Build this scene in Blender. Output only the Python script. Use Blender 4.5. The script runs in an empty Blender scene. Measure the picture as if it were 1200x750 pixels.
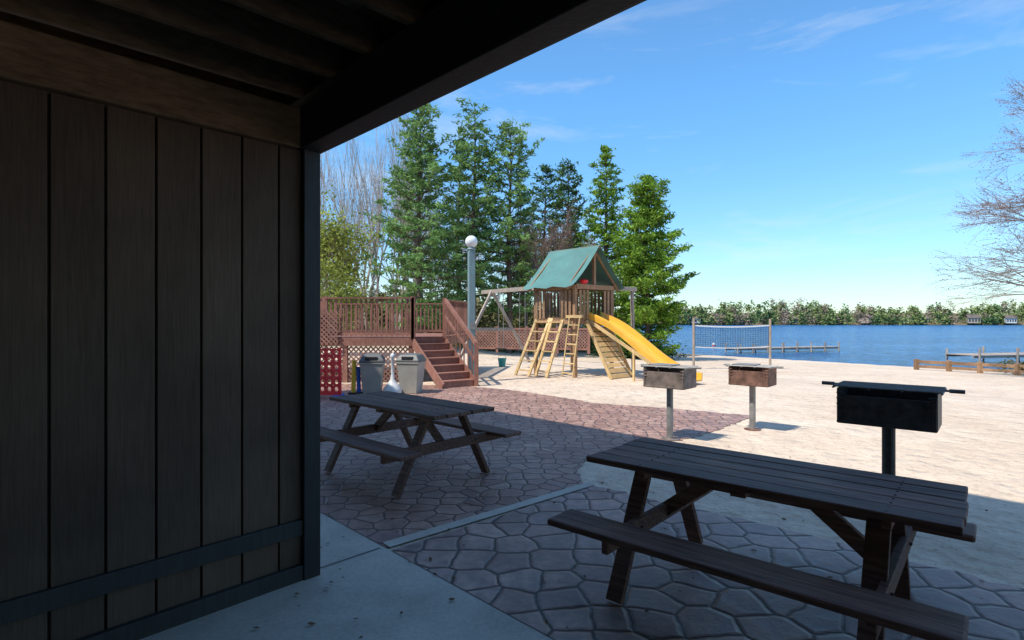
import bpy, math, random
import numpy as np
from mathutils import Vector, Matrix
random.seed(7); rng=np.random.default_rng(7)
scene=bpy.context.scene
R=math.radians
# ---------------------------------------------------------------- materials
def new_mat(name):
    m=bpy.data.materials.new(name); m.use_nodes=True
    nt=m.node_tree; b=nt.nodes['Principled BSDF']
    return m,nt,b
def N(nt,t,**kw):
    n=nt.nodes.new(t)
    for k,v in kw.items(): setattr(n,k,v)
    return n
def L(nt,a,b): nt.links.new(a,b)
def ramp(nt,stops,fac=None,interp='LINEAR'):
    r=N(nt,'ShaderNodeValToRGB'); cr=r.color_ramp; cr.interpolation=interp
    while len(cr.elements)<len(stops): cr.elements.new(0.5)
    for e,(p,c) in zip(cr.elements,stops):
        e.position=p; e.color=(c[0],c[1],c[2],1) if not isinstance(c,(int,float)) else (c,c,c,1)
    if fac is not None: L(nt,fac,r.inputs[0])
    return r
def noise(nt,scale,detail=4,rough=.55,vec=None,stretch=None,coord='Object'):
    n=N(nt,'ShaderNodeTexNoise'); n.inputs['Scale'].default_value=scale
    n.inputs['Detail'].default_value=detail; n.inputs['Roughness'].default_value=rough
    if vec is None:
        tc=N(nt,'ShaderNodeTexCoord'); vec=tc.outputs[coord]
    if stretch:
        mp=N(nt,'ShaderNodeMapping'); mp.inputs['Scale'].default_value=stretch
        L(nt,vec,mp.inputs[0]); vec=mp.outputs[0]
    L(nt,vec,n.inputs['Vector']); return n
def mixc(nt,f,a,b,mode='MIX'):
    m=N(nt,'ShaderNodeMix',data_type='RGBA',blend_type=mode)
    for s,v in ((0,f),(6,a),(7,b)):
        if isinstance(v,(int,float)): m.inputs[s].default_value=v
        elif isinstance(v,tuple): m.inputs[s].default_value=(v[0],v[1],v[2],1)
        else: L(nt,v,m.inputs[s])
    return m.outputs[2]
def bump(nt,b,h,strength=.3,dist=.01):
    bp=N(nt,'ShaderNodeBump'); bp.inputs['Strength'].default_value=strength; bp.inputs['Distance'].default_value=dist
    L(nt,h,bp.inputs['Height']); L(nt,bp.outputs[0],b.inputs['Normal']); return bp
def math_(nt,op,a,b=None,c=None):
    m=N(nt,'ShaderNodeMath',operation=op)
    for i,v in enumerate((a,b,c)):
        if v is None: continue
        if isinstance(v,(int,float)): m.inputs[i].default_value=v
        else: L(nt,v,m.inputs[i])
    return m.outputs[0]

def wood(name,c1,c2,stretch=(1,12,12),scale=4,rough=.7,bs=.4,spec=.3,isl=.2):
    m,nt,b=new_mat(name)
    n=noise(nt,scale,5,.65,stretch=stretch)
    n2=noise(nt,1.3,3)
    geo=N(nt,'ShaderNodeNewGeometry')
    r=ramp(nt,[(.3,c1),(.7,c2)],n.outputs[0])
    r2=ramp(nt,[(.3,.72),(.7,1.15)],n2.outputs[0])
    col=mixc(nt,1,r.outputs[0],r2.outputs[0],'MULTIPLY')
    r3=ramp(nt,[(0,1-isl),(1,1+isl)],geo.outputs['Random Per Island'])
    col=mixc(nt,1,col,r3.outputs[0],'MULTIPLY')
    L(nt,col,b.inputs['Base Color']); b.inputs['Roughness'].default_value=rough
    b.inputs['Specular IOR Level'].default_value=spec
    bump(nt,b,n.outputs[0],bs,.006)
    return m
def plain(name,c,rough=.6,metal=0,var=.2,scale=6,spec=.5,bs=.1):
    m,nt,b=new_mat(name)
    n=noise(nt,scale,4)
    a=tuple(x*(1-var) for x in c); d=tuple(min(1,x*(1+var)) for x in c)
    r=ramp(nt,[(.3,a),(.7,d)],n.outputs[0]); L(nt,r.outputs[0],b.inputs['Base Color'])
    b.inputs['Roughness'].default_value=rough; b.inputs['Metallic'].default_value=metal
    b.inputs['Specular IOR Level'].default_value=spec
    if bs: bump(nt,b,n.outputs[0],bs,.005)
    return m
def leafmat(name,c1,c2,trans=.35,lo=.55):
    m,nt,b=new_mat(name)
    geo=N(nt,'ShaderNodeNewGeometry')
    n=noise(nt,.9,2)
    r=ramp(nt,[(0,c1),(1,c2)],geo.outputs['Random Per Island'])
    r2=ramp(nt,[(.3,lo),(.7,1.25)],n.outputs[0])
    col=mixc(nt,1,r.outputs[0],r2.outputs[0],'MULTIPLY')
    out=nt.nodes['Material Output']
    d=N(nt,'ShaderNodeBsdfDiffuse'); L(nt,col,d.inputs[0])
    if trans>0:
        t=N(nt,'ShaderNodeBsdfTranslucent'); mx=N(nt,'ShaderNodeMixShader')
        mx.inputs[0].default_value=trans
        L(nt,col,t.inputs[0]); L(nt,d.outputs[0],mx.inputs[1]); L(nt,t.outputs[0],mx.inputs[2])
        L(nt,mx.outputs[0],out.inputs[0])
    else: L(nt,d.outputs[0],out.inputs[0])
    return m

M={}
M['siding']=wood('siding_brown',(.088,.058,.038),(.125,.086,.060),stretch=(14,14,.8),scale=6,rough=.85,bs=.4,spec=.2)
M['trim']=wood('trim_dark',(.026,.026,.024),(.042,.042,.038),stretch=(8,8,1),scale=5,rough=.6)
M['joist']=wood('joist_wood',(.12,.072,.036),(.26,.165,.090),stretch=(2,2,8),scale=4,rough=.8)
M['table']=wood('picnic_table_stain',(.060,.024,.016),(.24,.125,.085),stretch=(1,16,16),scale=3,rough=.62,bs=1.0,spec=.28,isl=.3)
M['redwood']=wood('deck_red_stain',(.21,.09,.062),(.34,.17,.125),stretch=(6,6,2),scale=4)
M['redlat']=wood('lattice_stain',(.24,.12,.09),(.36,.19,.145),stretch=(4,4,4),scale=4)
M['playwood']=wood('playset_cedar',(.24,.13,.065),(.42,.26,.15),stretch=(4,4,4),scale=4)
M['playyel']=wood('playset_pine',(.50,.34,.15),(.68,.49,.24),stretch=(4,4,4),scale=4)
M['greywood']=wood('weathered_wood',(.30,.24,.19),(.50,.42,.34),stretch=(4,4,4),scale=4)
M['black']=plain('grill_black_steel',(.040,.037,.035),.5,.1,.6,14,bs=.3)
M['soot']=plain('grill_grate_steel',(.13,.12,.11),.5,.2,.4,20)
M['rust']=plain('grill_rusted_steel',(.17,.088,.062),.75,.1,.6,9,bs=.3)
M['oldsteel']=plain('grill_weathered_steel',(.20,.155,.13),.65,.2,.5,8,bs=.3)
M['steelgrey']=plain('grill_grey_steel',(.28,.27,.255),.6,.3,.3,9)
M['slide']=plain('slide_yellow_plastic',(.82,.45,.06),.35,0,.08,3,bs=0)
M['tent']=plain('green_canvas',(.085,.21,.185),.7,0,.15,2)
M['bin']=plain('bin_beige_plastic',(.38,.36,.31),.5,0,.12,4)
M['binlid']=plain('bin_lid_plastic',(.13,.13,.12),.5,0,.12,4)
M['dark']=plain('dark_plastic',(.02,.02,.022),.5,0,.2,4)
M['white']=plain('white_plastic',(.72,.72,.70),.4,0,.06,4)
M['red']=plain('red_plastic',(.80,.025,.035),.4,0,.08,4)
M['yellow']=plain('yellow_plastic',(.75,.52,.04),.4,0,.08,4)
M['blue']=plain('blue_plastic',(.03,.15,.6),.4,0,.08,4)
M['teal']=plain('teal_plastic',(.02,.3,.28),.4,0,.08,4)
M['lamppost']=plain('lamp_post_paint',(.19,.28,.29),.5,0,.12,4)
M['globe']=plain('lamp_globe_glass',(.78,.8,.8),.2,0,.03,4,bs=0)
M['pole']=plain('net_pole',(.35,.27,.2),.6,0,.2,5)
M['bark']=wood('pine_bark',(.08,.055,.04),(.18,.13,.095),stretch=(5,5,1),scale=4)
M['barebark']=wood('grey_bark',(.24,.20,.165),(.46,.40,.34),stretch=(3,3,1),scale=3)
M['brownbark']=wood('brown_bark',(.17,.12,.10),(.30,.23,.19),stretch=(3,3,1),scale=3)
M['needle']=leafmat('pine_needles',(.13,.25,.075),(.29,.44,.15),.3,.6)
M['needle2']=leafmat('spruce_needles',(.12,.23,.03),(.30,.46,.07),.3,.6)
M['needled']=leafmat('dark_needles',(.06,.13,.045),(.14,.23,.08),.2)
M['spring']=leafmat('spring_leaves',(.22,.27,.05),(.42,.46,.11),.45)
M['bud']=leafmat('red_buds',(.18,.10,.08),(.32,.21,.16),.3)
M['twig']=leafmat('twig_haze',(.18,.13,.10),(.33,.26,.20),0)
M['bush']=leafmat('undergrowth_leaves',(.09,.12,.03),(.24,.20,.10),0)
M['litter']=leafmat('dead_leaf_litter',(.08,.045,.025),(.22,.13,.07),0)
M['farleaf']=leafmat('far_foliage',(.12,.19,.06),(.29,.33,.13),0,.6)
def ground_mat():
    m,nt,b=new_mat('beach_ground')
    geo=N(nt,'ShaderNodeNewGeometry'); sep=N(nt,'ShaderNodeSeparateXYZ'); L(nt,geo.outputs['Position'],sep.inputs[0])
    n1=noise(nt,.35,4,.6,geo.outputs['Position']); n2=noise(nt,14,4,.7,geo.outputs['Position']); n3=noise(nt,2.2,4,.6,geo.outputs['Position'])
    sand=ramp(nt,[(.3,(.62,.485,.355)),(.7,(.76,.62,.48))],n1.outputs[0]).outputs[0]
    sp=ramp(nt,[(.34,(.40,.30,.22)),(.46,(1,1,1)),(.6,(1.05,1.05,1.05))],n2.outputs[0]).outputs[0]
    sand=mixc(nt,.4,sand,sp,'MULTIPLY')
    sp2=ramp(nt,[(.3,.76),(.6,1.05)],n3.outputs[0]).outputs[0]
    sand=mixc(nt,.6,sand,sp2,'MULTIPLY')
    nl=noise(nt,34,2,.5,geo.outputs['Position']); lit=ramp(nt,[(.69,0.),(.72,1.)],nl.outputs[0]).outputs[0]
    sand=mixc(nt,math_(nt,'MULTIPLY',lit,.75),sand,(.16,.10,.06))
    gr=ramp(nt,[(.3,(.09,.10,.03)),(.55,(.20,.15,.09)),(.75,(.30,.23,.15))],n3.outputs[0]).outputs[0]
    v=math_(nt,'SUBTRACT',sep.outputs[1],math_(nt,'MULTIPLY',sep.outputs[0],.5))
    v=math_(nt,'ADD',v,math_(nt,'MULTIPLY',n1.outputs[0],5))
    mr=N(nt,'ShaderNodeMapRange'); mr.inputs[1].default_value=35; mr.inputs[2].default_value=38; L(nt,v,mr.inputs[0])
    col=mixc(nt,mr.outputs[0],sand,gr)
    L(nt,col,b.inputs['Base Color']); b.inputs['Roughness'].default_value=.95; b.inputs['Specular IOR Level'].default_value=.1
    n4=noise(nt,6,5,.6,geo.outputs['Position'])
    vo=N(nt,'ShaderNodeTexVoronoi',feature='SMOOTH_F1'); vo.inputs['Scale'].default_value=3.6; vo.inputs['Smoothness'].default_value=.5; L(nt,geo.outputs['Position'],vo.inputs['Vector'])
    dent=ramp(nt,[(.12,0.),(.42,1.)],vo.outputs['Distance']).outputs[0]
    hgt=math_(nt,'ADD',math_(nt,'MULTIPLY',dent,.5),n4.outputs[0])
    bump(nt,b,hgt,1.0,.06)
    return m
def stone_mat(name,scale,pal,randomness=.75,groutw=.05,rot=0):
    m,nt,b=new_mat(name)
    geo=N(nt,'ShaderNodeNewGeometry')
    nz=noise(nt,3,3,.5,geo.outputs['Position'])
    wv=N(nt,'ShaderNodeVectorMath',operation='MULTIPLY_ADD'); L(nt,nz.outputs['Color'],wv.inputs[0]); wv.inputs[1].default_value=(.10,.10,0); L(nt,geo.outputs['Position'],wv.inputs[2])
    mp=N(nt,'ShaderNodeMapping'); mp.inputs['Scale'].default_value=(1,1,0); L(nt,wv.outputs[0],mp.inputs[0])
    ve=N(nt,'ShaderNodeTexVoronoi',feature='DISTANCE_TO_EDGE'); vc=N(nt,'ShaderNodeTexVoronoi',feature='F1')
    for v in (ve,vc):
        v.voronoi_dimensions='2D'
        v.inputs['Scale'].default_value=scale; v.inputs['Randomness'].default_value=randomness; L(nt,mp.outputs[0],v.inputs['Vector'])
    sepc=N(nt,'ShaderNodeSeparateColor'); L(nt,vc.outputs['Color'],sepc.inputs[0])
    col=ramp(nt,[(i/(len(pal)-1),c) for i,c in enumerate(pal)],sepc.outputs[0]).outputs[0]
    n2=noise(nt,9,5,.65,geo.outputs['Position']); n3=noise(nt,1.1,4,.6,geo.outputs['Position'])
    col=mixc(nt,.9,col,ramp(nt,[(.3,.52),(.7,1.35)],n2.outputs[0]).outputs[0],'MULTIPLY')
    col=mixc(nt,.9,col,ramp(nt,[(.3,.68),(.7,1.25)],n3.outputs[0]).outputs[0],'MULTIPLY')
    g=ramp(nt,[(groutw*.35,0.),(groutw,1.)],ve.outputs[0])
    col=mixc(nt,g.outputs[0],(.07,.05,.042),col)
    ns=noise(nt,.8,5,.7,geo.outputs['Position']); sm=ramp(nt,[(.60,0.),(.72,.55)],ns.outputs[0]).outputs[0]
    col=mixc(nt,sm,col,(.52,.41,.31))
    L(nt,col,b.inputs['Base Color'])
    b.inputs['Specular IOR Level'].default_value=.45
    L(nt,ramp(nt,[(.3,.36),(.7,.75)],n2.outputs[0]).outputs[0],b.inputs['Roughness'])
    h=math_(nt,'ADD',ramp(nt,[(0,0.),(groutw*1.8,1.)],ve.outputs[0]).outputs[0],math_(nt,'MULTIPLY',n2.outputs[0],.8))
    bump(nt,b,h,.9,.013)
    return m
def concrete_mat():
    m,nt,b=new_mat('concrete')
    n=noise(nt,1.4,5,.6); n2=noise(nt,40,3,.7)
    c=ramp(nt,[(.3,(.38,.335,.27)),(.5,(.50,.45,.37)),(.7,(.58,.53,.445))],n.outputs[0]).outputs[0]
    c=mixc(nt,.5,c,ramp(nt,[(.3,.7),(.6,1.1)],n2.outputs[0]).outputs[0],'MULTIPLY')
    L(nt,c,b.inputs['Base Color']); b.inputs['Roughness'].default_value=.75
    bump(nt,b,n2.outputs[0],.25,.004); return m
def water_mat():
    m,nt,b=new_mat('lake_water')
    geo=N(nt,'ShaderNodeNewGeometry')
    n=noise(nt,.9,6,.65,geo.outputs['Position'],stretch=(1,1.8,1)); n2=noise(nt,.06,4,.6,geo.outputs['Position'],stretch=(.4,1.6,1))
    c=ramp(nt,[(.35,(.015,.10,.27)),(.65,(.03,.16,.37))],n2.outputs[0]).outputs[0]
    c=mixc(nt,.95,c,ramp(nt,[(.38,.3),(.62,1.6)],n.outputs[0]).outputs[0],'MULTIPLY')
    L(nt,c,b.inputs['Base Color']); b.inputs['Roughness'].default_value=.2; b.inputs['IOR'].default_value=1.33
    b.inputs['Specular IOR Level'].default_value=.28
    bump(nt,b,n.outputs[0],1.0,.8); return m
M['ground']=ground_mat(); M['conc']=concrete_mat(); M['water']=water_mat()
M['flag']=stone_mat('stamped_flagstone',3.7,[(.32,.20,.16),(.44,.285,.225),(.34,.235,.20),(.50,.33,.26)],.62,.055)
M['paver']=stone_mat('stamped_pavers',5.0,[(.32,.18,.14),(.42,.245,.185),(.36,.215,.175),(.46,.29,.22)],.7,.055)

# ---------------------------------------------------------------- mesh builder
class MB:
    def __init__(s): s.v=[]; s.f=[]
    def box(s,c,hx,hy,hz,ax=None):
        X,Y,Z=ax if ax else (Vector((1,0,0)),Vector((0,1,0)),Vector((0,0,1)))
        c=Vector(c); b=len(s.v)
        for sx,sy,sz in ((-1,-1,-1),(1,-1,-1),(1,1,-1),(-1,1,-1),(-1,-1,1),(1,-1,1),(1,1,1),(-1,1,1)):
            s.v.append(tuple(c+X*hx*sx+Y*hy*sy+Z*hz*sz))
        for f in ((0,3,2,1),(4,5,6,7),(0,1,5,4),(1,2,6,5),(2,3,7,6),(3,0,4,7)): s.f.append(tuple(b+i for i in f))
        return s
    def beam(s,p0,p1,w,h,up=(0,0,1)):
        p0=Vector(p0); p1=Vector(p1); X=(p1-p0); l=X.length; X.normalize(); U=Vector(up)
        if abs(X.dot(U))>.98: U=Vector((0,1,0))
        Y=U.cross(X).normalized(); Z=X.cross(Y).normalized()
        return s.box((p0+p1)/2,l/2,w/2,h/2,(X,Y,Z))
    def tube(s,pts,rs,n=8,cap=True):
        rings=[]
        pts=[Vector(p) for p in pts]
        for i,p in enumerate(pts):
            d=(pts[min(i+1,len(pts)-1)]-pts[max(i-1,0)])
            if d.length<1e-6: d=Vector((0,0,1))
            d.normalize()
            u=Vector((0,0,1)) if abs(d.z)<.9 else Vector((1,0,0))
            a=d.cross(u).normalized(); c=d.cross(a)
            r=rs[i] if hasattr(rs,'__len__') else rs
            rings.append(len(s.v))
            for k in range(n):
                t=2*math.pi*k/n; s.v.append(tuple(p+a*math.cos(t)*r+c*math.sin(t)*r))
        for i in range(len(pts)-1):
            for k in range(n):
                k2=(k+1)%n; s.f.append((rings[i]+k,rings[i]+k2,rings[i+1]+k2,rings[i+1]+k))
        if cap:
            s.f.append(tuple(rings[0]+k for k in range(n))[::-1]); s.f.append(tuple(rings[-1]+k for k in range(n)))
        return s
    def lathe(s,prof,n=24,c=(0,0,0)):
        rings=[]
        for r,z in prof:
            rings.append(len(s.v))
            for k in range(n):
                t=2*math.pi*k/n; s.v.append((c[0]+r*math.cos(t),c[1]+r*math.sin(t),c[2]+z))
        for i in range(len(prof)-1):
            for k in range(n):
                k2=(k+1)%n; s.f.append((rings[i]+k,rings[i]+k2,rings[i+1]+k2,rings[i+1]+k))
        s.f.append(tuple(rings[0]+k for k in range(n))[::-1]); s.f.append(tuple(rings[-1]+k for k in range(n)))
        return s
    def face(s,pts):
        b=len(s.v); s.v+= [tuple(p) for p in pts]; s.f.append(tuple(range(b,b+len(pts)))); return s
    def obj(s,name,mat,parent=None,bevel=0,smooth=False,loc=None,rot=0):
        me=bpy.data.meshes.new(name); me.from_pydata(s.v,[],s.f); me.materials.append(M[mat] if isinstance(mat,str) else mat)
        if smooth: me.polygons.foreach_set('use_smooth',[True]*len(me.polygons))
        me.update()
        o=bpy.data.objects.new(name,me); scene.collection.objects.link(o)
        if parent: o.parent=parent
        if loc: o.location=loc; o.rotation_euler=(0,0,rot)
        if bevel:
            bv=o.modifiers.new('bevel','BEVEL'); bv.width=bevel; bv.segments=2; bv.limit_method='ANGLE'
        return o
def empty(name,loc=(0,0,0),rot=0):
    e=bpy.data.objects.new(name,None); e.location=loc; e.rotation_euler=(0,0,rot); e.empty_display_size=.2
    scene.collection.objects.link(e); return e
def npmesh(name,V,F,mat,parent=None):
    me=bpy.data.meshes.new(name); V=np.asarray(V,dtype=np.float32); F=np.asarray(F,dtype=np.int32)
    me.vertices.add(len(V)); me.vertices.foreach_set('co',V.ravel())
    k=F.shape[1]; me.loops.add(F.size); me.loops.foreach_set('vertex_index',F.ravel())
    me.polygons.add(len(F)); me.polygons.foreach_set('loop_start',np.arange(len(F),dtype=np.int32)*k)
    try: me.polygons.foreach_set('loop_total',np.full(len(F),k,dtype=np.int32))
    except Exception: pass
    me.update(calc_edges=True); me.materials.append(M[mat])
    o=bpy.data.objects.new(name,me); scene.collection.objects.link(o)
    if parent: o.parent=parent
    return o
def leaves(centers,k,spread,length,width,name,mat,parent=None,flat=1.0):
    C=np.repeat(np.asarray(centers,dtype=float),k,axis=0); n=len(C)
    C=C+rng.normal(0,1,(n,3))*np.array([spread,spread,spread*flat])
    d=rng.normal(0,1,(n,3))*np.array([1,1,.7]); d/=np.linalg.norm(d,axis=1,keepdims=True)
    q=rng.normal(0,1,(n,3)); s=np.cross(d,q); s/=np.linalg.norm(s,axis=1,keepdims=True)
    ln=length*rng.uniform(.6,1.3,(n,1))/2; wd=width*rng.uniform(.6,1.3,(n,1))/2
    V=np.stack([C-d*ln,C+s*wd,C+d*ln,C-s*wd],axis=1).reshape(-1,3)
    F=np.arange(n*4).reshape(n,4)
    return npmesh(name,V,F,mat,parent)

# ---------------------------------------------------------------- terrain
def sst(a,b,x):
    t=min(1,max(0,(x-a)/(b-a))); return t*t*(3-2*t)
def gz(x,y):
    d=.8*x+.6*y
    z=-.62*sst(13,23,d)-.33*sst(23,36,d)-2.5*sst(36,48,d)
    hill=3.2*sst(30,60,y-.6*x)*(1-sst(28,37,d))
    z+=hill
    if y>200: z=z+ 4.2*sst(288,300,y+ 6*math.sin(x*.03)) + 6*sst(300,420,y)
    return z
def axis():
    a=list(np.arange(-60,60,1.0))+list(np.arange(60,460,8.0))+[500,700,1100,1800,3000]
    b=[-3000,-1800,-1000,-600,-400,-250,-150,-100,-80]
    return b+a
xs=axis(); ys=axis()
V=[(x,y,gz(x,y)) for y in ys for x in xs]; nx=len(xs)
F=[(j*nx+i,j*nx+i+1,(j+1)*nx+i+1,(j+1)*nx+i) for j in range(len(ys)-1) for i in range(nx-1)]
g=npmesh('sandy_beach_ground',V,F,'ground'); g.data.polygons.foreach_set('use_smooth',[True]*len(F))
MB().face([(-2500,-200,-1.0),(3000,-200,-1.0),(3000,700,-1.0),(-2500,700,-1.0)]).obj('lake_water','water')

# ---------------------------------------------------------------- patio
C0=Vector((-1.266,3.61,0)); e=Vector((.70,-.714,0)).normalized(); w=Vector((.70,.714,0)).normalized()
wd=Vector((.675,.738,0)).normalized()
def P(a,b,z=0):
    return C0+e*a+w*b+Vector((0,0,z))
def wobble(pts,i0,i1,z):
    out=[]
    for i,(a,b) in enumerate(zip(pts,pts[1:]+pts[:1])):
        a=Vector(a); b=Vector(b); out.append(tuple(a))
        if i0<=i<i1:
            n=max(2,int((b-a).length/.09)); nn=Vector((-(b-a).y,(b-a).x,0)).normalized()
            for k in range(1,n):
                out.append(tuple(a+(b-a)*k/n+nn*random.gauss(0,.022)))
    return out
MB().face([P(-3,-6,.004),P(14,-6,.004),P(14,.53,.004),P(-3,.53,.004)]).obj('concrete_floor','conc')
nearp=[P(.05,.53,.008),P(14,.53,.008),P(14,2.75,.008),(3.14,3.36,.008),(2.49,4.02,.008),(1.9,4.6,.008),(1.35,5.0,.008),(.98,5.35,.008),(.80,5.48,.008)]
MB().face(wobble(nearp,2,8,.008)).obj('flagstone_patio','flag')
farp=[P(-9,.53,.008),P(-.02,.53,.008),(.72,5.5,.008),(.72,6.1,.008),(.95,6.7,.008),(1.5,7.1,.008),(2.45,7.7,.008),(3.1,8.3,.008),(4.15,9.5,.008),(3.0,10.3,.008),(1.6,11.0,.008),(.9,12.0,.008),(-.2,13.2,.008),(-1.4,13.9,.008),(-4,14.4,.008),(-8,13,.008)]
MB().face(wobble(farp,2,13,.008)).obj('paver_patio','paver')
s0=P(-.05,.55); s1=Vector((.80,5.56,0)); dd=(s1-s0).normalized(); pp=Vector((dd.y,-dd.x,0))*.055
MB().face([s0-pp+Vector((0,0,.014)),s0+pp+Vector((0,0,.014)),s1+pp+Vector((0,0,.014)),s1-pp+Vector((0,0,.014))]).obj('concrete_border_strip','conc')
j0=P(-.05,.5,.008); j1=P(-.05,-3,.008); q=e*.006
MB().face([j0-q,j0+q,j1+q,j1-q]).obj('slab_joint','dark')
mb=MB()
for i in range(420):
    if i%3: a=random.uniform(-6,7); b_=.6+abs(random.gauss(0,2.2)); 
    else: a=random.uniform(-1,5); b_=random.uniform(-1.5,.6)
    p=P(a,b_,.018); t=random.random()*6.28; l=random.uniform(.008,.026); u=Vector((math.cos(t),math.sin(t),random.uniform(-.2,.2))); v=Vector((-u.y,u.x,random.uniform(-.3,.3)))
    mb.face([p-u*l,p+v*l*.5,p+u*l,p-v*l*.5])
mb.obj('fallen_leaves','litter')

# ---------------------------------------------------------------- lodge
lodge=empty('brown_lodge_building')
Z=Vector((0,0,1))
def WP(t,off=0,z=0):
    n=Vector((-wd.y,wd.x,0))
    return C0-wd*t+n*off+Vector((0,0,z))
wl=MB(); cuts=[.10]+[.25+.2205*i for i in range(30)]
for a,b in zip(cuts[:-1],cuts[1:]):
    a2=a+.006; b2=b-.006
    c=(WP(a2,.03,1.37)+WP(b2,.03,1.37))/2
    wl.box(c,(b2-a2)/2,.02,1.36,(wd,Vector((-wd.y,wd.x,0)),Z))
wl.obj('siding_boards','siding',lodge,bevel=.003)
wb=MB().box(WP(3.4,.06,1.37),3.3,.012,1.36,(wd,Vector((-wd.y,wd.x,0)),Z)); wb.obj('siding_backing','trim',lodge)
tr=MB(); ax=(wd,Vector((-wd.y,wd.x,0)),Z)
tr.box(WP(.055,.02,1.365),.055,.06,1.365,ax)
tr.box(WP(3.36,-.004,.335),3.25,.016,.05,ax)
tr.box(WP(3.36,-.006,.05),3.25,.022,.05,ax)
tr.obj('corner_post_and_rails','trim',lodge,bevel=.004)
bm=MB(); 
bm.beam(WP(-.02,.02,2.86),WP(6.7,.02,2.86),.10,.25)
bm.obj('wall_plate_beam','joist',lodge,bevel=.006)
bm=MB(); bm.beam(P(-9,-.06,2.89),P(15,-.06,2.89),.14,.32)
bm.obj('edge_beam','trim',lodge,bevel=.006)
fas=MB(); fas.beam(P(-9,.045,3.02),P(15,.045,3.02),.035,.52); fas.obj('fascia_board','trim',lodge,bevel=.004)
js=MB(); a=-2.0
while a<12:
    js.beam(P(a,-.06,3.15),P(a,-7,3.15),.042,.19); a+=.405
js.obj('ceiling_joists','joist',lodge,bevel=.003)
cb=MB(); cb.beam(P(-2,-2.6,2.93),P(14,-2.6,2.93),.09,.23); cb.obj('inner_beam','joist',lodge,bevel=.004)
db=MB(); b=-7.0
while b<0:
    db.beam(P(-9,b+.07,3.262),P(15,b+.07,3.262),.134,.03); b+=.142
db.obj('deck_boards','joist',lodge)
up=MB().box(P(3,-4.2,5.2),12,4.2,1.9,(e,w,Z)); up.obj('upper_storey_walls','siding',lodge)
rf=MB()
for sgn in (1,-1):
    r0=P(-9.4,-4.2,8.6); r1=P(15.4,-4.2,8.6); q0=P(-9.4,-4.2+sgn*4.75,7.1); q1=P(15.4,-4.2+sgn*4.75,7.1)
    rf.face([r0,r1,q1,q0]); rf.face([p+Vector((0,0,.15)) for p in (r0,q0,q1,r1)])
rf.obj('gable_roof','trim',lodge)
bw=MB().box(P(5,-7.1,1.6),10,.08,1.6,(e,w,Z)); bw.obj('added_shade_wall','siding',lodge)  # unseen wall added behind the camera to keep the covered area in shade
wn=MB(); fr_=MB()
for a in (-6,-2.5,1,4.5,8,11.5):
    wn.box(P(a,.012,5.2),.7,.012,.6,(e,w,Z))
    for s_ in (-1,1): fr_.box(P(a+s_*.75,.02,5.2),.05,.03,.7,(e,w,Z)); fr_.box(P(a,.02,5.2+s_*.65),.70,.03,.05,(e,w,Z))
M['glass']=plain('window_glass',(.03,.04,.05),.1,bs=0)
wn.obj('window_panes','glass',lodge); fr_.obj('window_frames','white',lodge)

# ---------------------------------------------------------------- picnic tables
def picnic(loc,rot,Lg=1.88):
    r=empty('picnic_table',loc,rot)
    t=MB(); n=5; bw_=.147; tot=n*bw_+(n-1)*.009
    for i in range(n):
        y=-tot/2+bw_/2+i*(bw_+.009); t.box((random.uniform(-.008,.008),y,.745+random.uniform(-.003,.003)),Lg/2,bw_/2,.019)
    t.obj('table_top',M['table'],r,bevel=.007)
    s=MB()
    for sg in (-1,1): s.box((0,sg*.655,.445),Lg/2+.02,.125,.02)
    s.obj('bench_seats','table',r,bevel=.012)
    f=MB()
    for x in (-.62,.62):
        for sg in (-1,1):
            f.beam((x,sg*.20,.735),(x,sg*.58,0.01),.042,.10,up=(1,0,0))
        f.beam((x+.043,-.76,.402),(x+.043,.76,.402),.038,.10)
        f.beam((x+.043,-.34,.70),(x+.043,.34,.70),.038,.05)
        sx=1 if x>0 else -1
        f.beam((x-sx*.03,0,.40),(x-sx*.42,0,.71),.042,.085)
    f.box((0,0,.71),.04,.36,.02)
    f.obj('leg_frame','table',r,bevel=.004)
    bo=MB()
    for x in (-.62,.62):
        for sg in (-1,1):
            bo.tube([(x-.03,sg*.375,.40),(x+.075,sg*.375,.40)],.009,8)
        for i in range(n):
            y=-tot/2+bw_/2+i*(bw_+.009)
            for dy in (-.04,.04): bo.tube([(x+.043,y+dy,.762),(x+.043,y+dy,.7675)],.006,6)
    bo.obj('bolts','dark',r)
    return r
picnic((1.44,3.235,.012),R(-41))
picnic((-1.13,5.95,.012),R(-43))

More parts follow.
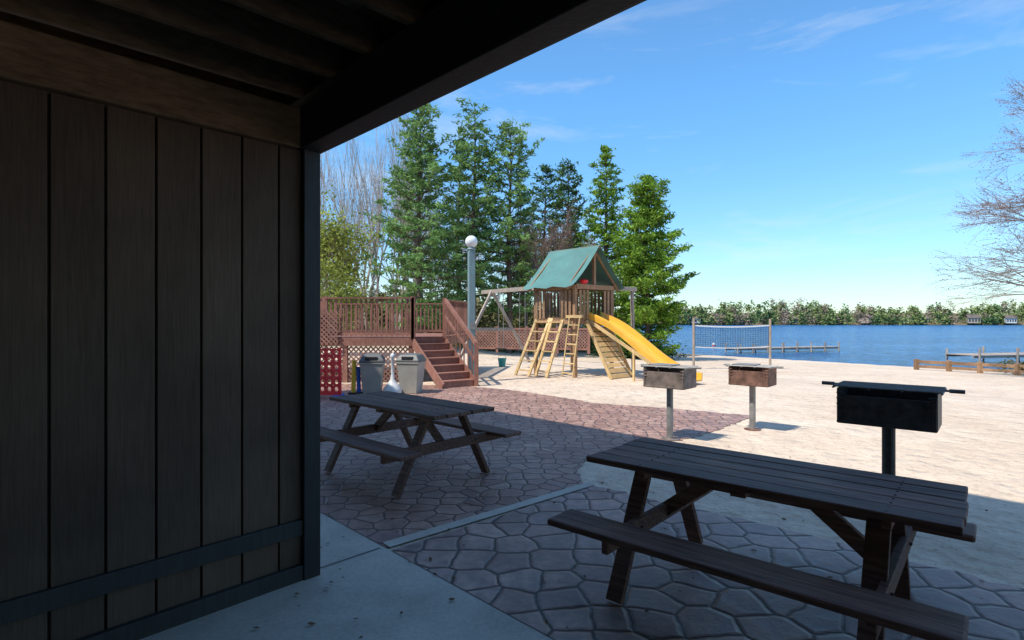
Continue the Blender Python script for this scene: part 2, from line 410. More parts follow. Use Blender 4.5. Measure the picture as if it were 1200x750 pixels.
# ---------------------------------------------------------------- grills
def grill(loc,rot,ht,W,mat,pm,gm,D=.40,H=.27,handles=True,plate=False):
    r=empty('park_grill',loc,rot)
    MB().tube([(0,0,0),(0,0,ht-H)],.045,14).obj('post',pm,r)
    b=MB(); t=.006; z0=ht-H
    b.box((0,0,z0),W/2,D/2,t)
    b.box((-W/2,0,z0+H/2),t,D/2,H/2); b.box((W/2,0,z0+H/2),t,D/2,H/2)
    b.box((0,D/2,z0+H/2),W/2,t,H/2); b.box((0,-D/2,z0+H*.40),W/2,t,H*.40)
    b.box((0,-D/2-.004,z0+.01),W/2+.004,.012,.01)
    for sx in (-1,1):
        b.box((sx*(W/2-.012),-D/2-.010,z0+H*.46),.012,.004,H*.46)
        for k in range(3): b.box((sx*(W/2-.02),-D/2-.006,z0+H*(.55+.16*k)),.026,.012,.006)
    b.obj('firebox',mat,r,bevel=.003)
    MB().box((0,0,z0+.04),W/2-.02,D/2-.02,.025).obj('ash_bed','steelgrey',r)
    g_=MB()
    n=13
    for i in range(n):
        y=-D/2-.01+i*(D+.0)/(n-1); g_.tube([(-W/2-.03,y,ht+.014),(W/2+.03,y,ht+.014)],.007,6)
    for x in (-W/2-.03,-W/6,W/6,W/2+.03): g_.tube([(x,-D/2-.02,ht+.004),(x,D/2,ht+.004)],.008,6)
    g_.obj('grate',gm,r)
    if handles:
        h=MB()
        for sg in (-1,1):
            for y in (-.03,.03): h.tube([(sg*(W/2),y,ht+.01),(sg*(W/2+.07),y,ht+.01)],.006,6)
            h.tube([(sg*(W/2+.06),0,ht+.01),(sg*(W/2+.15),0,ht+.01)],.015,8)
        h.obj('grate_handles',gm,r)
    MB().box((0,0,z0-.012),.09,.09,.008).obj('mount_plate',pm,r)
    MB().lathe([(.12,0),(.12,.012),(.05,.02)],16).obj('base_collar',mat,r)
    if plate: MB().box((-.10,.03,ht+.028),W*.30,D*.36,.006).obj('griddle_plate','steelgrey',r,bevel=.002)
    return r
grill((2.92,4.30,0),R(-41),1.12,.62,'black','black','soot')
grill((3.62,8.35,0),R(-41),.95,.56,'rust','steelgrey','steelgrey',plate=True)
grill((2.18,7.66,0),R(-41),1.0,.58,'oldsteel','steelgrey','steelgrey',plate=True)

# ---------------------------------------------------------------- lattice helper
def lattice(mb,p0,p1,z0,z1,sp=.13,wdt=.035):
    p0=Vector(p0); p1=Vector(p1); D=p1-p0; l=D.length; D.normalize(); H=z1-z0
    nrm=Vector((-D.y,D.x,0))
    for sg,off in ((1,.006),(-1,-.006)):
        s=-H
        while s<l:
            a=max(s,0); b=min(s+H,l)
            if b-a>.02:
                ha=(a-s); hb=(b-s)
                if sg<0: ha,hb=H-ha,H-hb
                A=p0+D*a+Z*(z0+ha)+nrm*off; B=p0+D*b+Z*(z0+hb)+nrm*off
                mb.beam(A,B,.01,wdt,up=tuple(nrm.cross(B-A)))
            s+=sp
def railing(mb,p0,p1,z0,z1,sp=.13,bal=.04):
    p0=Vector(p0); p1=Vector(p1); l=(p1-p0).length; D=(p1-p0).normalized()
    n=max(2,int(l/sp))
    for i in range(n+1):
        p=p0+(p1-p0)*i/n; mb.box(p+Z*((z0+z1)/2),bal/2,bal/2,(z1-z0)/2-.03,(D,Vector((-D.y,D.x,0)),Z))
    mb.beam(p0+Z*z1,p1+Z*z1,.13,.04); mb.beam(p0+Z*(z0+.08),p1+Z*(z0+.08),.05,.08); 
    for p in (p0,p1): mb.box(p+Z*((z0+z1)/2+.0),.05,.05,(z1-z0)/2+.045)

# ---------------------------------------------------------------- raised deck with stairs
dk=empty('raised_deck',(0,0,0)); fz=1.2
poly=[(-9,14.6),(-2.6,14.6),(-1.83,15.15),(-1.3,19),(-9,19)]
d1=MB(); top=[(x,y,fz) for x,y in poly]; bot=[(x,y,fz-.04) for x,y in poly]
d1.face(top); d1.face(bot[::-1])
d1.obj('deck_floor','redwood',dk)
d2=MB()
for a,b in zip(poly,poly[1:]+poly[:1]): d2.beam((a[0],a[1],fz-.12),(b[0],b[1],fz-.12),.05,.22)
for x,y in ((-6.5,14.66),(-4.4,14.66),(-2.66,14.66),(-1.85,15.2),(-1.4,18.9)): d2.box((x,y,fz/2-.06),.06,.06,fz/2-.06)
d2.obj('deck_frame','redwood',dk)
d3=MB(); railing(d3,(-8,14.6,0),(-5.0,14.6,0),fz,2.2); railing(d3,(-4.9,14.6,0),(-2.62,14.6,0),fz,2.23)
railing(d3,(-1.85,15.2,0),(-1.3,18.9,0),fz,2.2); railing(d3,(-6,18.9,0),(-1.4,18.9,0),fz,2.2)
d3.obj('deck_railings','redwood',dk)
d4=MB(); lattice(d4,(-8,14.64,0),(-2.6,14.64,0),.02,fz-.24); lattice(d4,(-5.9,14.5,0),(-4.55,14.5,0),1.0,1.9,.12,.04)
d4.obj('lattice_skirt','redlat',dk)
S=Vector((.58,-.815,0)).normalized(); Pp=Vector((.815,.58,0)); A=Vector((-2.6,14.6,0)); Wd=.95
st=MB()
nst=7; rise=fz/nst
for i in range(nst-1):
    z=fz-(i+1)*rise; c=A+S*(.26*i+.14)+Pp*Wd/2
    st.box(c+Z*(z-.02),.15,Wd/2,.02,(S,Pp,Z)); st.box(c+S*.13+Z*(z-rise/2-.02),.008,Wd/2-.02,rise/2-.02,(S,Pp,Z))
for k in (0,Wd):
    st.beam(A+Pp*k+Z*(fz-.15),A+Pp*k+S*1.62+Z*(.02),.045,.24)
st.obj('stair_treads','redwood',dk,bevel=.004)
sr=MB()
for k in (0,Wd):
    a=A+Pp*k; b=A+Pp*k+S*1.62
    sr.box(a+Z*1.7,.05,.05,.55)
    if k==0: continue
    sr.beam(a+Z*2.2,b+Z*1.05,.07,.10); sr.beam(a+Z*1.75,b+Z*.6,.035,.08); sr.box(b+Z*.55,.05,.05,.55)
    n=8
    for i in range(1,n):
        p=a+(b-a)*i/n; zt=2.2+(1.05-2.2)*i/n
        sr.box(p+Z*(zt-.5),.017,.017,.46)
sr.obj('stair_handrails','redwood',dk,bevel=.004)

# ---------------------------------------------------------------- lattice fence behind the playset
lf=empty('lattice_fence'); m_=MB(); lattice(m_,(-2.3,29,0),(3.8,27.5,0),.25,1.15,.16,.05)
m_.obj('lattice','redlat',lf)
m_=MB(); 
for zz in (.2,1.2): m_.beam((-2.3,29,zz),(3.8,27.5,zz),.06,.1)
for i in range(5): m_.box((-2.3+6.1*i/4,29-1.5*i/4,.65),.06,.06,.68)
m_.obj('posts_and_rails','redwood',lf)

# ---------------------------------------------------------------- lamp post
lp=empty('street_lamp',(-1.08,14.75,0),R(20))
MB().box((0,0,1.75),.085,.085,1.75).obj('post','lamppost',lp,bevel=.01)
MB().box((0,0,.1),.13,.13,.1).obj('base','lamppost',lp,bevel=.01)
MB().lathe([(.10,3.5),(.12,3.53),(.07,3.6)],20).obj('fitter','lamppost',lp)
MB().lathe([(.02,3.57)]+[(.165*math.sin(t),3.73-.165*math.cos(t)) for t in np.linspace(.3,3.1,14)],24).obj('globe','globe',lp,smooth=True)
MB().box((0,-.11,1.5),.05,.03,.09).obj('outlet_box','steelgrey',lp)

# ---------------------------------------------------------------- bins
def bin_(loc,rot):
    r=empty('trash_bin',loc,rot)
    b=MB()
    def sq(h,z): return [(-h,-h,z),(h,-h,z),(h,h,z),(-h,h,z)]
    lv=[(.19,0),(.25,.66),(.265,.665),(.265,.70)]
    for h,z in lv: b.v+=sq(h,z)
    for i in range(3):
        for k in range(4):
            k2=(k+1)%4; b.f.append((i*4+k,i*4+k2,(i+1)*4+k2,(i+1)*4+k))
    b.f.append((3,2,1,0)); b.f.append((12,13,14,15)); b.obj('body','bin',r,bevel=.02)
    l=MB()
    for h,z in ((.27,.70),(.27,.74),(.2,.86),(.12,.885)): l.v+=sq(h,z)
    for i in range(3):
        for k in range(4):
            k2=(k+1)%4; l.f.append((i*4+k,i*4+k2,(i+1)*4+k2,(i+1)*4+k))
    l.f.append((3,2,1,0)); l.f.append((12,13,14,15)); l.obj('lid','binlid',r,bevel=.015)
    MB().box((0,-.245,.77),.13,.02,.055).obj('lid_opening','dark',r)
    MB().tube([(-.24,-.24,.69),(.24,-.24,.69),(.24,.24,.69),(-.24,.24,.69),(-.24,-.24,.69)],.022,6).obj('liner_rim','dark',r)
bin_((-3.13,12.45,.01),R(8)); bin_((-2.28,12.55,.01),R(-10))
ur=empty('cigarette_receptacle',(-2.66,12.35,.01))
MB().lathe([(.19,0),(.21,.03),(.20,.12),(.12,.22),(.05,.32),(.035,.5),(.035,.78),(.05,.80),(.05,.86),(.02,.9)],24).obj('body','white',ur,smooth=True)

# ---------------------------------------------------------------- giant connect four
cf=empty('giant_connect_four_game',(-4.18,11.8,.01),R(-6))
def holes_panel(nx_,nz_,cell,z0):
    m=MB(); n=16; r=cell*.32
    for y,fl in ((-.03,1),(.03,-1)):
        for i in range(nx_):
            for j in range(nz_):
                cx=(i-(nx_-1)/2)*cell; cz=z0+cell/2+j*cell
                sq=[]; ci=[]
                for k in range(n):
                    t=2*math.pi*(k+.5)/n; c_,s_=math.cos(t),math.sin(t); mm=max(abs(c_),abs(s_))
                    sq.append((cx+c_/mm*cell/2,y,cz+s_/mm*cell/2)); ci.append((cx+c_*r,y,cz+s_*r))
                for k in range(n):
                    k2=(k+1)%n; f=[sq[k],sq[k2],ci[k2],ci[k]]
                    m.face(f if fl>0 else f[::-1])
                if fl>0:
                    for k in range(n):
                        k2=(k+1)%n; a=ci[k]; b=ci[k2]; m.face([a,b,(b[0],.03,b[2]),(a[0],.03,a[2])])
    return m
holes_panel(7,6,.155,.10).obj('panel','red',cf)
m=MB()
for i in (0,7): m.box(((i-3.5)*.155,0,.565),.014,.045,.49)
m.box((0,0,.08),.56,.045,.03); m.obj('panel_frame','red',cf)
m=MB()
for sx in (-.5,.5): m.box((sx,0,.03),.04,.25,.03)
m.obj('feet','blue',cf,bevel=.01)
yn=empty('pool_noodles_stand',(-3.52,12.3,.01)); 
MB().tube([(0,0,0),(.02,0,.75)],.05,12).obj('yellow_tube','yellow',yn); MB().tube([(.12,.03,0),(.1,.03,.6)],.045,12).obj('blue_tube','blue',yn); MB().box((.05,0,.02),.14,.1,.02).obj('foot','dark',yn)

# ---------------------------------------------------------------- playset
pc=Vector((1.9,17.1,0)); rd=Vector((.65,-.76,0)).normalized()
rot=math.atan2(rd.y,rd.x)
ps=empty('wooden_playset',pc,rot)
h=.82
m=MB()
for sx in (-1,1):
    for sy in (-1,1): m.box((sx*h,sy*h,1.33),.05,.05,1.33)
for z in (1.6,2.62):
    for s_ in (-1,1):
        m.beam((-h,s_*(h+.06),z),(h,s_*(h+.06),z),.04,.14); m.beam((s_*(h+.06),-h,z),(s_*(h+.06),h,z),.04,.14)
for i in range(11): m.box((-h+.08+i*.148,0,1.7),.068,h,.018)
for s_ in (-1,1):
    for i in range(10):
        t=-h+.13+i*.155
        if not (s_<0 and abs(t)<.35): m.box((t,s_*(h+.09),2.1),.045,.012,.42)
        if s_<0 or abs(t)>.33: m.box((s_*(h+.09),t,2.1),.012,.045,.42)
m.obj('tower_frame','playwood',ps,bevel=.004)
m=MB(); rz=3.86; ez=2.60; ey=1.18; ex=1.05
for s_ in (-1,1):
    rows=[]
    for k in range(9):
        t=k/8; y=s_*ey*t; z=rz+(ez-rz)*t-.07*math.sin(math.pi*t); rows.append([(-ex+2*ex*j/8,y,z-(.045*math.sin(math.pi*t)*abs(math.sin(math.pi*j/4))+(.03*math.sin(j*2.1) if k==8 else 0))) for j in range(9)])
    for k in range(8):
        for j in range(8): 
            m.face([rows[k][j],rows[k][j+1],rows[k+1][j+1],rows[k+1][j]])
m.obj('canvas_roof','tent',ps)
m=MB(); m.beam((-ex,0,rz-.06),(ex,0,rz-.06),.04,.09)
for sx in (-h,h):
    m.box((sx,0,3.2),.045,.045,.55)
    for s_ in (-1,1): m.beam((sx,0,rz-.12),(sx,s_*ey*.97,ez-.06),.04,.09)
for i in range(9):
    y=-.64+i*.16; zt=rz-.22-abs(y)*1.2; 
    m.beam((-h-.03,y,2.7),(-h-.03,y,zt),.012,.12,up=(0,1,0)) if zt>2.8 else None
m.obj('roof_frame','playwood',ps,bevel=.003)
m=MB(); npt=26; Ls=3.3; pts=[]
for i in range(npt):
    t=i/(npt-1); x=h+.05+Ls*t
    z=1.72*(1-t)**1.0+.10*math.sin(t*math.pi*2.0)*(1 if t<.99 else 0)+.10*t
    if t>.88: z=max(z,.14)
    pts.append((x,z))
wS=.29
prof=[(-wS-.04,.16),(-wS,.17),(-wS+.01,.0),(wS-.01,.0),(wS,.17),(wS+.04,.16),(wS+.04,.10),(wS+.02,-.04),(-wS-.02,-.04),(-wS-.04,.10)]
np_=len(prof)
for x,z in pts:
    for py,pz in prof: m.v.append((x,py,z+pz))
for i in range(npt-1):
    for k in range(np_):
        k2=(k+1)%np_; m.f.append((i*np_+k,i*np_+k2,(i+1)*np_+k2,(i+1)*np_+k))
m.f.append(tuple(range(np_))); m.f.append(tuple((npt-1)*np_+k for k in range(np_))[::-1])
o=m.obj('wave_slide','slide',ps)
m=MB()
for sy in (-.33,.33):
    m.beam((h+.05,sy,1.66),(h+3.1,sy,.06),.035,.09)
m.beam((h+1.7,-.33,.85),(h+1.7,-.33,0),.05,.05); m.beam((h+1.7,.33,.85),(h+1.7,.33,0),.05,.05)
m.obj('slide_supports','playyel',ps)
m=MB()
for i in range(11):
    t=i/10; m.box((h+.15+.85*(1-t)-.0,-.0,.08+1.45*t),.02,.0001+.46,.062,(Vector((.95,0,-.3)).normalized(),Vector((0,1,0)),Vector((-.5,0,.86)).normalized()))
for sy in (-.47,.47): m.beam((h+1.05,sy,.0),(h+.12,sy,1.62),.05,.09)
m.obj('climbing_wall','playyel',ps)
def ladder(mb,x0,x1,y0,z1,ybase,n):
    for x in (x0,x1): mb.beam((x,y0,z1),(x,ybase,.02),.045,.10,up=(1,0,0))
    for i in range(n):
        t=(i+.6)/n; mb.beam((x0,ybase+(y0-ybase)*t,z1*t),(x1,ybase+(y0-ybase)*t,z1*t),.10,.035)
m=MB(); ladder(m,-.72,-.15,-h-.05,1.7,-1.75,6); m.obj('step_ladder','playyel',ps,bevel=.003)
m=MB(); ladder(m,-.05,.40,-h-.05,1.7,-1.55,6); m.obj('rung_ladder','playyel',ps)
m=MB()
for x in (.72,1.12): m.tube([(x,-h-.12,1.75),(x+.02,-h-.30,.9),(x,-h-.42,.05)],.02,6)
for i in range(6): m.tube([(.70,-h-.15-.05*i,1.5-.27*i),(1.14,-h-.15-.05*i,1.5-.27*i)],.024,6)
m.beam((.6,-h-.1,1.75),(1.2,-h-.1,1.75),.08,.08)
m.obj('rope_ladder','playyel',ps)
def toL(x,y,z):
    v=Vector((x,y,z))-pc; c,s=math.cos(-rot),math.sin(-rot); return (c*v.x-s*v.y,s*v.x+c*v.y,v.z)
m=MB()
m.beam(toL(-1.15,21.4,2.72),toL(1.5,17.4,2.72),.09,.14)
m.beam(toL(-.75,20.8,2.75),toL(-2.0,19.9,0),.09,.09); m.beam(toL(-.75,20.8,2.75),toL(.7,21.9,0),.09,.09)
m.beam(toL(-1.4,20.35,1.3),toL(.0,21.3,1.3),.04,.12)
m.beam(toL(2.3,16.6,2.64),toL(4.0,17.9,2.64),.09,.13)
m.beam(toL(3.85,17.8,2.64),toL(3.9,17.8,0),.09,.09)
m.obj('swing_beam_and_frame','greywood',ps,bevel=.005)
m=MB()
for t in (.22,.3,.55,.63):
    x=-1.0+2.3*t; y=21.2-3.5*t; m.tube([toL(x,y,2.66),toL(x,y,.62)],.010,5)
m.obj('swing_chains','steelgrey',ps)
m=MB()
for t in (.26,.59):
    x=-1.0+2.3*t; y=21.2-3.5*t; c=toL(x,y,.6); m.box(c,.22,.09,.02)
m.obj('swing_seats','dark',ps)
m=MB(); m.lathe([(.02,0),(.12,.03),(.13,.1),(.05,.14)],16,c=(h+.05,-.5,2.70)); m.obj('red_steering_dome','red',ps)
bk=empty('toy_bucket',(-.35,19.6,0)); MB().lathe([(.11,0),(.15,.28),(.155,.28),(.155,.3)],16).obj('body','teal',bk); MB().tube([(-.15,0,.28),(-.1,0,.4),(.1,0,.4),(.15,0,.28)],.008,6).obj('handle','dark',bk)

# ---------------------------------------------------------------- volleyball net
vn=empty('volleyball_net'); p0=Vector((8.35,25.5,gz(8.35,25.5))); p1=Vector((12.1,26,gz(12.1,26)))
m=MB(); m.tube([p0,p0+Z*2.35],.055,10); m.tube([p1,p1+Z*2.35],.055,10); m.obj('posts','pole',vn)
m=MB(); n=46
a=p0+Z*2.0; b=p1+Z*2.0+Z*(p0.z-p1.z)
def sag(t): return -Z*.07*math.sin(math.pi*t)
for i in range(n+1):
    q=a+(b-a)*i/n+sag(i/n); m.beam(q,q-Z*.95,.012,.012)
for j in range(11):
    for i in range(8): m.beam(a+(b-a)*i/8+sag(i/8)-Z*.095*j,a+(b-a)*(i+1)/8+sag((i+1)/8)-Z*.095*j,.011,.011)
m.obj('net_mesh','dark',vn)
m=MB()
for i in range(8):
    u0=a+(b-a)*i/8+sag(i/8); u1=a+(b-a)*(i+1)/8+sag((i+1)/8); m.beam(u0,u1,.015,.06); m.beam(u0-Z*.98,u1-Z*.98,.015,.045)
m.obj('net_tapes','white',vn)

# ---------------------------------------------------------------- docks, rail fence, buoys
def pier(name,p0,p1,wd_,z,mat,posts=5):
    r=empty(name); p0=Vector(p0); p1=Vector(p1); D=(p1-p0).normalized(); n_=Vector((-D.y,D.x,0)); l=(p1-p0).length
    m=MB(); k=int(l/.16)
    for i in range(k): m.box(p0+D*(i*.16+.08)+Z*z,.07,wd_/2,.02,(D,n_,Z))
    for s_ in (-1,1): m.beam(p0+n_*s_*wd_*.46+Z*(z-.09),p1+n_*s_*wd_*.46+Z*(z-.09),.05,.14)
    m.obj('planking',mat,r); m=MB()
    for i in range(posts):
        for s_ in (-1,1):
            q=p0+D*l*(i+.1)/(posts-.8)+n_*s_*wd_*.55; m.tube([q+Z*(-2.5),q+Z*(z+random.uniform(.25,.5))],.06,8)
    m.obj('pilings',mat,r); return r
pier('boat_dock',(17.5,44.5,0),(27.5,47.5,0),1.3,-.62,'greywood',8)
pier('boat_dock',(27,33.5,0),(44,37,0),1.8,-.45,'greywood',7)
rf_=empty('low_rail_fence'); m=MB()
fp=[Vector((21.0,28.8,0)),Vector((21.9,27.8,0)),Vector((22.7,26.9,0)),Vector((23.6,25.9,0)),Vector((24.6,24.9,0))]
for p in fp: m.box((p.x,p.y,gz(p.x,p.y)+.25),.09,.09,.3)
for a,b in zip(fp[:-1],fp[1:]): m.beam((a.x,a.y,gz(a.x,a.y)+.42),(b.x,b.y,gz(b.x,b.y)+.42),.07,.16); m.beam((a.x,a.y,gz(a.x,a.y)+.18),(b.x,b.y,gz(b.x,b.y)+.18),.07,.14)
m.obj('rails_and_posts','playwood',rf_,bevel=.01)
for x,y in ((20,55),(14.5,50)):
    b_=empty('swim_buoy',(x,y,-1)); MB().lathe([(.02,-.3),(.14,-.2),(.15,.25),(.05,.4)],12).obj('float','white',b_); MB().lathe([(.153,.05),(.153,.15)],12).obj('band','red',b_)

# ---------------------------------------------------------------- trees
def pine(x,y,ht,rad,mat='needle',base=.12,name='pine_tree',dens=1.0,power=.8,spread=.22,step=1.0,k=11):
    z0=gz(x,y)-.1; r=empty(name,(x,y,z0)); m=MB()
    lean=random.uniform(-.02,.02)
    def tp(z): return Vector((lean*z+.05*math.sin(z*.7),.04*math.cos(z*.6),z))
    zs=np.linspace(0,ht,12); m.tube([tp(z) for z in zs],[max(.015,.014*ht*(1-z/ht)**.9+.01) for z in zs],8)
    cs=[]; z=ht*base; ang=random.random()*6
    while z<ht*.985:
        t=(z/ht-base)/(1-base)
        Lm=rad*((1-t)**power)*(.55+.45*min(1,t*5))+.15
        Lm*=random.uniform(.70,1.2)
        nb=random.randint(4,6)
        for kk in range(nb):
            ang+=2*math.pi/nb+random.uniform(-.4,.4); Lb=Lm*random.uniform(.6,1.15)
            elev=.08+.6*t+random.uniform(-.1,.15)
            p0_=tp(z+random.uniform(-.12,.12)); d=Vector((math.cos(ang)*math.cos(elev),math.sin(ang)*math.cos(elev),math.sin(elev)))
            p1_=p0_+d*Lb*.6-Z*.05*Lb; p2_=p0_+d*Lb+Z*.06*Lb
            m.tube([p0_,p1_,p2_],[.012+.012*Lb,.012+.005*Lb,.006],4,False)
            nn=max(3,int(Lb*5.5*dens))
            sd=Vector((-d.y,d.x,0)).normalized()
            for q in range(nn):
                u=random.uniform(.3,1.03); pt=p0_+(p1_-p0_)*(u/.6) if u<.6 else p1_+(p2_-p1_)*((u-.6)/.4)
                lat=random.uniform(-1,1)*.36*Lb*(1.15-u)*1.3
                cs.append(tuple(pt+sd*lat+Z*random.uniform(0,.16)))
        z+=random.uniform(.3,.55)*(ht/13)*step
    cs.append(tuple(tp(ht)))
    m.obj('trunk_and_branches','bark',r)
    leaves(cs,k,spread*.62,.34,.09,'needle_foliage',mat,r,flat=.42)
    return r
def bare_segs(m,p,d,l,r,lev,tips,maxlev,sp=.5,upb=.15):
    n=3; pts=[p]; rs=[r]; q=p.copy(); dd=d.copy()
    for i in range(n):
        dd=(dd+Vector((random.gauss(0,.09),random.gauss(0,.09),random.gauss(0,.06)+upb*.25))).normalized()
        q=q+dd*l/n; pts.append(q.copy()); rs.append(r*(1-.4*(i+1)/n))
    m.tube(pts,rs,5 if lev<2 else 3,False)
    if lev>=maxlev:
        tips.append(tuple(q)); tips.append(tuple(pts[1])); return
    k=random.randint(3,4) if lev else random.randint(4,6)
    for i in range(k):
        t=random.uniform(.35,1.0) if i else 1.0
        idx=min(n-1,int(t*n)); bp=pts[idx]+(pts[idx+1]-pts[idx])*(t*n-idx)
        ax=Vector((random.gauss(0,1),random.gauss(0,1),random.gauss(0,.5))).normalized()
        nd=(dd+ax*sp*(.5 if i==0 else 1.1)).normalized(); nd.z=nd.z+upb; nd.normalize()
        bare_segs(m,bp,nd,l*random.uniform(.55,.8),max(.006,rs[idx]*(.7 if i==0 else .55)),lev+1,tips,maxlev,sp,upb)
def bare_tree(x,y,ht,name='bare_tree',bark='barebark',maxlev=4,leafm=None,k=3,lsz=(.1,.06),sp=.5,r0=None,l0=.38,upb=.15,lspread=.15):
    r=empty(name,(x,y,gz(x,y)-.1)); m=MB(); tips=[]
    bare_segs(m,Vector((0,0,0)),Vector((random.uniform(-.05,.05),random.uniform(-.05,.05),1)),ht*l0,r0 or ht*.013,0,tips,maxlev,sp,upb)
    m.obj('trunk_and_branches',bark,r)
    if leafm: leaves(tips,k,lspread,lsz[0],lsz[1],'leaf_buds',leafm,r)
    return r
pine(-5.0,30,13.2,3.2,'needle',.10,dens=.95,power=.52,step=1.2)
pine(-2.4,33,14.6,3.0,'needle',.22,dens=.9,power=.45,step=1.3)
pine(-.2,33.5,13.9,3.2,'needle',.18,dens=.9,power=.45,step=1.3)
pine(-3.6,37,14.0,2.6,'needled',.2,dens=.7,power=.6,step=1.4)
pine(3.9,38,12.9,2.2,'needled',.35,dens=.7,power=.45,step=1.2)
pine(2.3,40,12.6,2.0,'needled',.45,dens=.6,power=.45,step=1.3)
pine(6.2,36,13.5,2.6,'needle2',.08,dens=.95,power=.6,step=1.1)
pine(8.0,33,11.0,3.2,'needle2',.04,name='spruce_tree',dens=1.6,power=.58,spread=.26)
pine(.9,46,12,2.6,'needled',.1,dens=.6,step=1.4)
pine(5.2,48,12,2.4,'needled',.1,dens=.6,step=1.4)
pine(-7.2,42,12,2.2,'needled',.3,dens=.5,step=1.4)
for i in range(9):
    x=-10.5+i*.6+random.uniform(-.3,.3); y=random.uniform(30,38)
    bare_tree(x,y,random.uniform(9.5,12),maxlev=4,sp=.32,l0=.5,r0=.10,upb=.3)
bare_tree(2.6,33,9,bark='brownbark',leafm='bud',maxlev=5,sp=.45,k=2)
bare_tree(1.2,36,8.5,bark='brownbark',leafm='twig',maxlev=5,sp=.45,k=2)
bare_tree(-8.6,24,7.4,name='leafing_tree',bark='brownbark',leafm='spring',maxlev=5,k=5,lsz=(.16,.10),sp=.55,l0=.3,lspread=.3)
bare_tree(-6.9,20.5,5.4,name='leafing_tree',bark='brownbark',leafm='spring',maxlev=4,k=7,lsz=(.13,.08),sp=.6,l0=.3,lspread=.3)
bt=empty('budding_tree',(23.3,21.6,gz(23.3,21.6)-.1)); m=MB(); tips=[]
m.tube([(0,0,0),(.1,0,2.5),(-.1,.1,5),(0,0,8),(.1,0,10.5)],[.30,.25,.2,.12,.04],10)
for i in range(23):
    z=2.9+7.2*i/22; a=i*2.4; ln=2.55*(1-.5*((z-5.5)/6)**2)*random.uniform(.75,1.15)
    d=Vector((math.cos(a),math.sin(a),random.uniform(-.05,.35)+.5*max(0,(z-7)/4))).normalized()
    bare_segs(m,Vector((0,0,z)),d,ln,.08*(1-.5*i/23),0,tips,4,.5,-.01)
m.obj('trunk_and_branches','brownbark',bt); leaves(tips,1,.09,.06,.04,'leaf_buds','bud',bt)
m=MB(); tips=[]
for i in range(46):
    x=random.uniform(-34,8); y=random.uniform(44,70); 
    if .8*x+.6*y>37: continue
    bare_segs(m,Vector((x,y,gz(x,y))),Vector((0,0,1)),random.uniform(4.2,5.8),.10,0,tips,3,.35,.25)
bg=empty('background_trees'); m.obj('bare_trunks','barebark',bg)
leaves(tips,5,.5,.28,.05,'twig_haze','twig',bg)
cs=[]
for i in range(420):
    x=random.uniform(-30,9.5); y=random.uniform(33.5,56)
    if y-.5*x<34.5 or .8*x+.6*y>33.5: continue
    hh=random.uniform(.5,2.0)
    for k in range(14): cs.append((x+random.gauss(0,.7),y+random.gauss(0,.5),gz(x,y)+abs(random.gauss(0,.5))*hh))
leaves(cs,8,.3,.32,.18,'undergrowth_shrubs','bush')
cs=[]
for i in range(60):
    x=random.uniform(5.5,9.5); y=random.uniform(33,36); cs+= [(x+random.gauss(0,.4),y,gz(x,y)+abs(random.gauss(0,.45))) for k in range(10)]
leaves(cs,8,.2,.2,.1,'shoreline_shrubs','needled')
leaves([(24.2+random.gauss(0,.35),26.2+random.gauss(0,.35),-.75+abs(random.gauss(0,.2))) for k in range(70)],10,.1,.15,.06,'dry_shrub','bush')

# ---------------------------------------------------------------- far shore
cs=[];csb=[];csd=[]
for i in range(760):
    x=random.uniform(-60,560); y=296+abs(random.gauss(0,18))+random.uniform(0,8)-3; hh=random.uniform(4.5,10.5)*(1+.2*math.sin(x*.05))
    if i%3==0: y=random.uniform(287,293); hh=random.uniform(2.5,7)
    z0=max(gz(x,y),-.9); rw=random.uniform(2.0,3.8); kind=random.random()
    tgt=cs if kind<.55 else (csb if kind<.80 else csd)
    for k in range(26):
        u=random.random()**.8; wv=rw*math.sin(math.pi*min(1,u*.85+.12)); a=random.random()*6.28
        q=wv*math.sqrt(random.random()); tgt.append((x+q*math.cos(a),y+q*math.sin(a),z0+.3+hh*u))
M['farbrown']=leafmat('far_bare_foliage',(.22,.165,.12),(.36,.28,.21),0,.7)
M['fardark']=leafmat('far_evergreen_foliage',(.06,.12,.05),(.13,.20,.08),0,.7)
fr=empty('distant_trees')
leaves(cs,5,.8,1.3,.9,'spring_crowns','farleaf',fr); leaves(csb,5,.8,1.2,.55,'bare_crowns','farbrown',fr); leaves(csd,5,.7,1.3,.8,'evergreen_crowns','fardark',fr)
hm=[plain('house_white',(.6,.6,.56),bs=0),plain('house_brown',(.22,.15,.1),bs=0),plain('house_tan',(.42,.34,.25),bs=0)]
roofm=plain('house_roof',(.15,.12,.105),.95,spec=.05,bs=0); winm=plain('house_window',(.03,.04,.05),.3,bs=0)
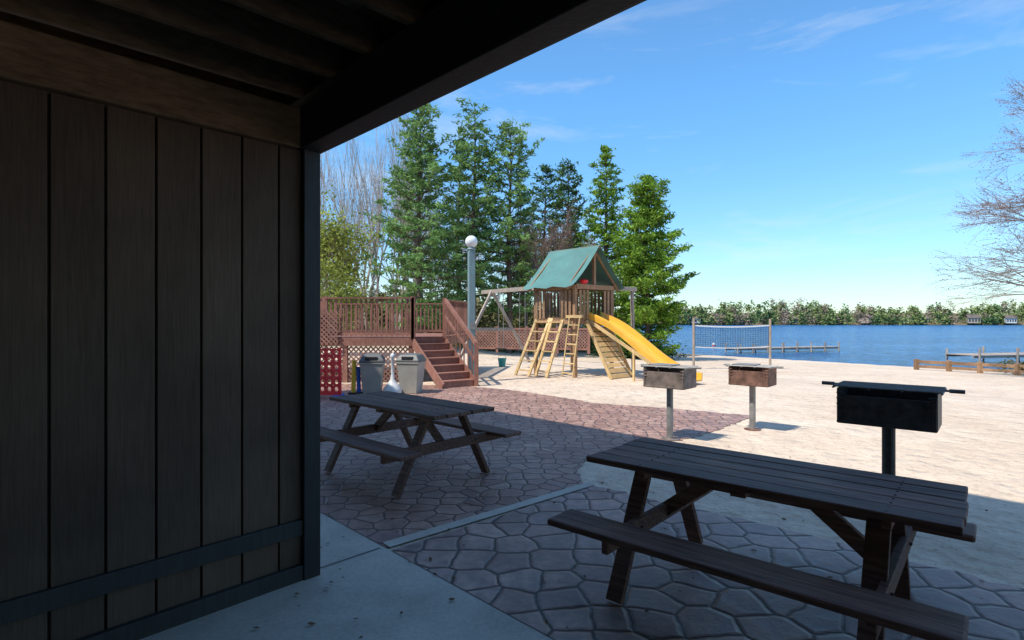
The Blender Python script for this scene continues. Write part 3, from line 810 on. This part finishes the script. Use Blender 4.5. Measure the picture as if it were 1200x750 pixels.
for i,x in enumerate((96,112,124,150,172,190,208,216,240,258,275,296,330)):
    y=290.5-6*math.sin(x*.03)+3; z=max(gz(x,y),.3); hsz=random.uniform(2.0,3.4); r=empty('lakeside_house',(x,y,z-.3),R(random.uniform(-35,35)))
    H=random.uniform(2.2,2.9); MB().box((0,0,H/2),hsz,2.6,H/2).obj('walls',hm[i%3],r)
    m=MB(); m.face([(-hsz-.4,-3.0,H-.1),(hsz+.4,-3.0,H-.1),(hsz+.4,0,H+1.7),(-hsz-.4,0,H+1.7)]); m.face([(-hsz-.4,3.0,H-.1),(hsz+.4,3.0,H-.1),(hsz+.4,0,H+1.7),(-hsz-.4,0,H+1.7)]); m.face([(-hsz,-2.6,H),(-hsz,2.6,H),(-hsz,0,H+1.5)]); m.face([(hsz,-2.6,H),(hsz,2.6,H),(hsz,0,H+1.5)]); m.obj('roof',roofm,r)
    m=MB()
    for k in range(4): m.box((-hsz*.75+k*hsz*.5,-2.62,H*.5),hsz*.14,.03,H*.25)
    m.obj('windows',winm,r)

# ---------------------------------------------------------------- world, sun, camera
sun_dir=Vector((-.84,-.55,0)).normalized(); el=R(57)
wld=bpy.data.worlds.new('World'); scene.world=wld; wld.use_nodes=True; nt=wld.node_tree
bgn=nt.nodes['Background']; sk=N(nt,'ShaderNodeTexSky'); sk.sky_type='NISHITA'; sk.sun_disc=False
sk.sun_elevation=el; sk.sun_rotation=math.atan2(sun_dir.x,sun_dir.y)
sk.air_density=1.0; sk.dust_density=.2; sk.ozone_density=2.5
tc=N(nt,'ShaderNodeTexCoord'); sx_=N(nt,'ShaderNodeSeparateXYZ'); L(nt,tc.outputs['Generated'],sx_.inputs[0])
hs=N(nt,'ShaderNodeHueSaturation'); hs.inputs['Saturation'].default_value=1.12; hs.inputs['Value'].default_value=1.7; L(nt,sk.outputs[0],hs.inputs['Color'])
hz=ramp(nt,[(0,(.46,.55,.62)),(.12,(.56,.71,.80)),(.35,(.66,.93,1.0)),(.8,(.95,1.0,1.0))],sx_.outputs[2])
skc=mixc(nt,1,hs.outputs[0],hz.outputs[0],'MULTIPLY')
mp=N(nt,'ShaderNodeMapping'); mp.inputs['Rotation'].default_value=(0,R(-25),0); mp.inputs['Scale'].default_value=(1.2,1.2,5.5); L(nt,tc.outputs['Generated'],mp.inputs[0])
cn=N(nt,'ShaderNodeTexNoise'); cn.inputs['Scale'].default_value=2.3; cn.inputs['Detail'].default_value=8; cn.inputs['Roughness'].default_value=.6; cn.inputs['Distortion'].default_value=.4; L(nt,mp.outputs[0],cn.inputs['Vector'])
cr=ramp(nt,[(.51,0.),(.80,.55)],cn.outputs[0])
col=mixc(nt,cr.outputs[0],skc,(5.8,6.2,6.6)); L(nt,col,bgn.inputs[0]); bgn.inputs[1].default_value=.15
sd=bpy.data.lights.new('sun','SUN'); sd.energy=5.0; sd.angle=R(.53); sd.color=(1,.94,.85)
so=bpy.data.objects.new('sun',sd); scene.collection.objects.link(so)
dirv=-(sun_dir*math.cos(el)+Z*math.sin(el)); so.rotation_euler=dirv.to_track_quat('-Z','Y').to_euler(); so.location=(0,0,20)
cam=bpy.data.cameras.new('camera'); cam.lens=19.5; cam.sensor_width=36; cam.clip_end=6000; cam.clip_start=.05
co=bpy.data.objects.new('camera',cam); co.location=(0,0,1.65); co.rotation_euler=(R(90),0,0); scene.collection.objects.link(co); scene.camera=co
scene.view_settings.view_transform='Standard'; scene.view_settings.look='None'; scene.view_settings.exposure=0
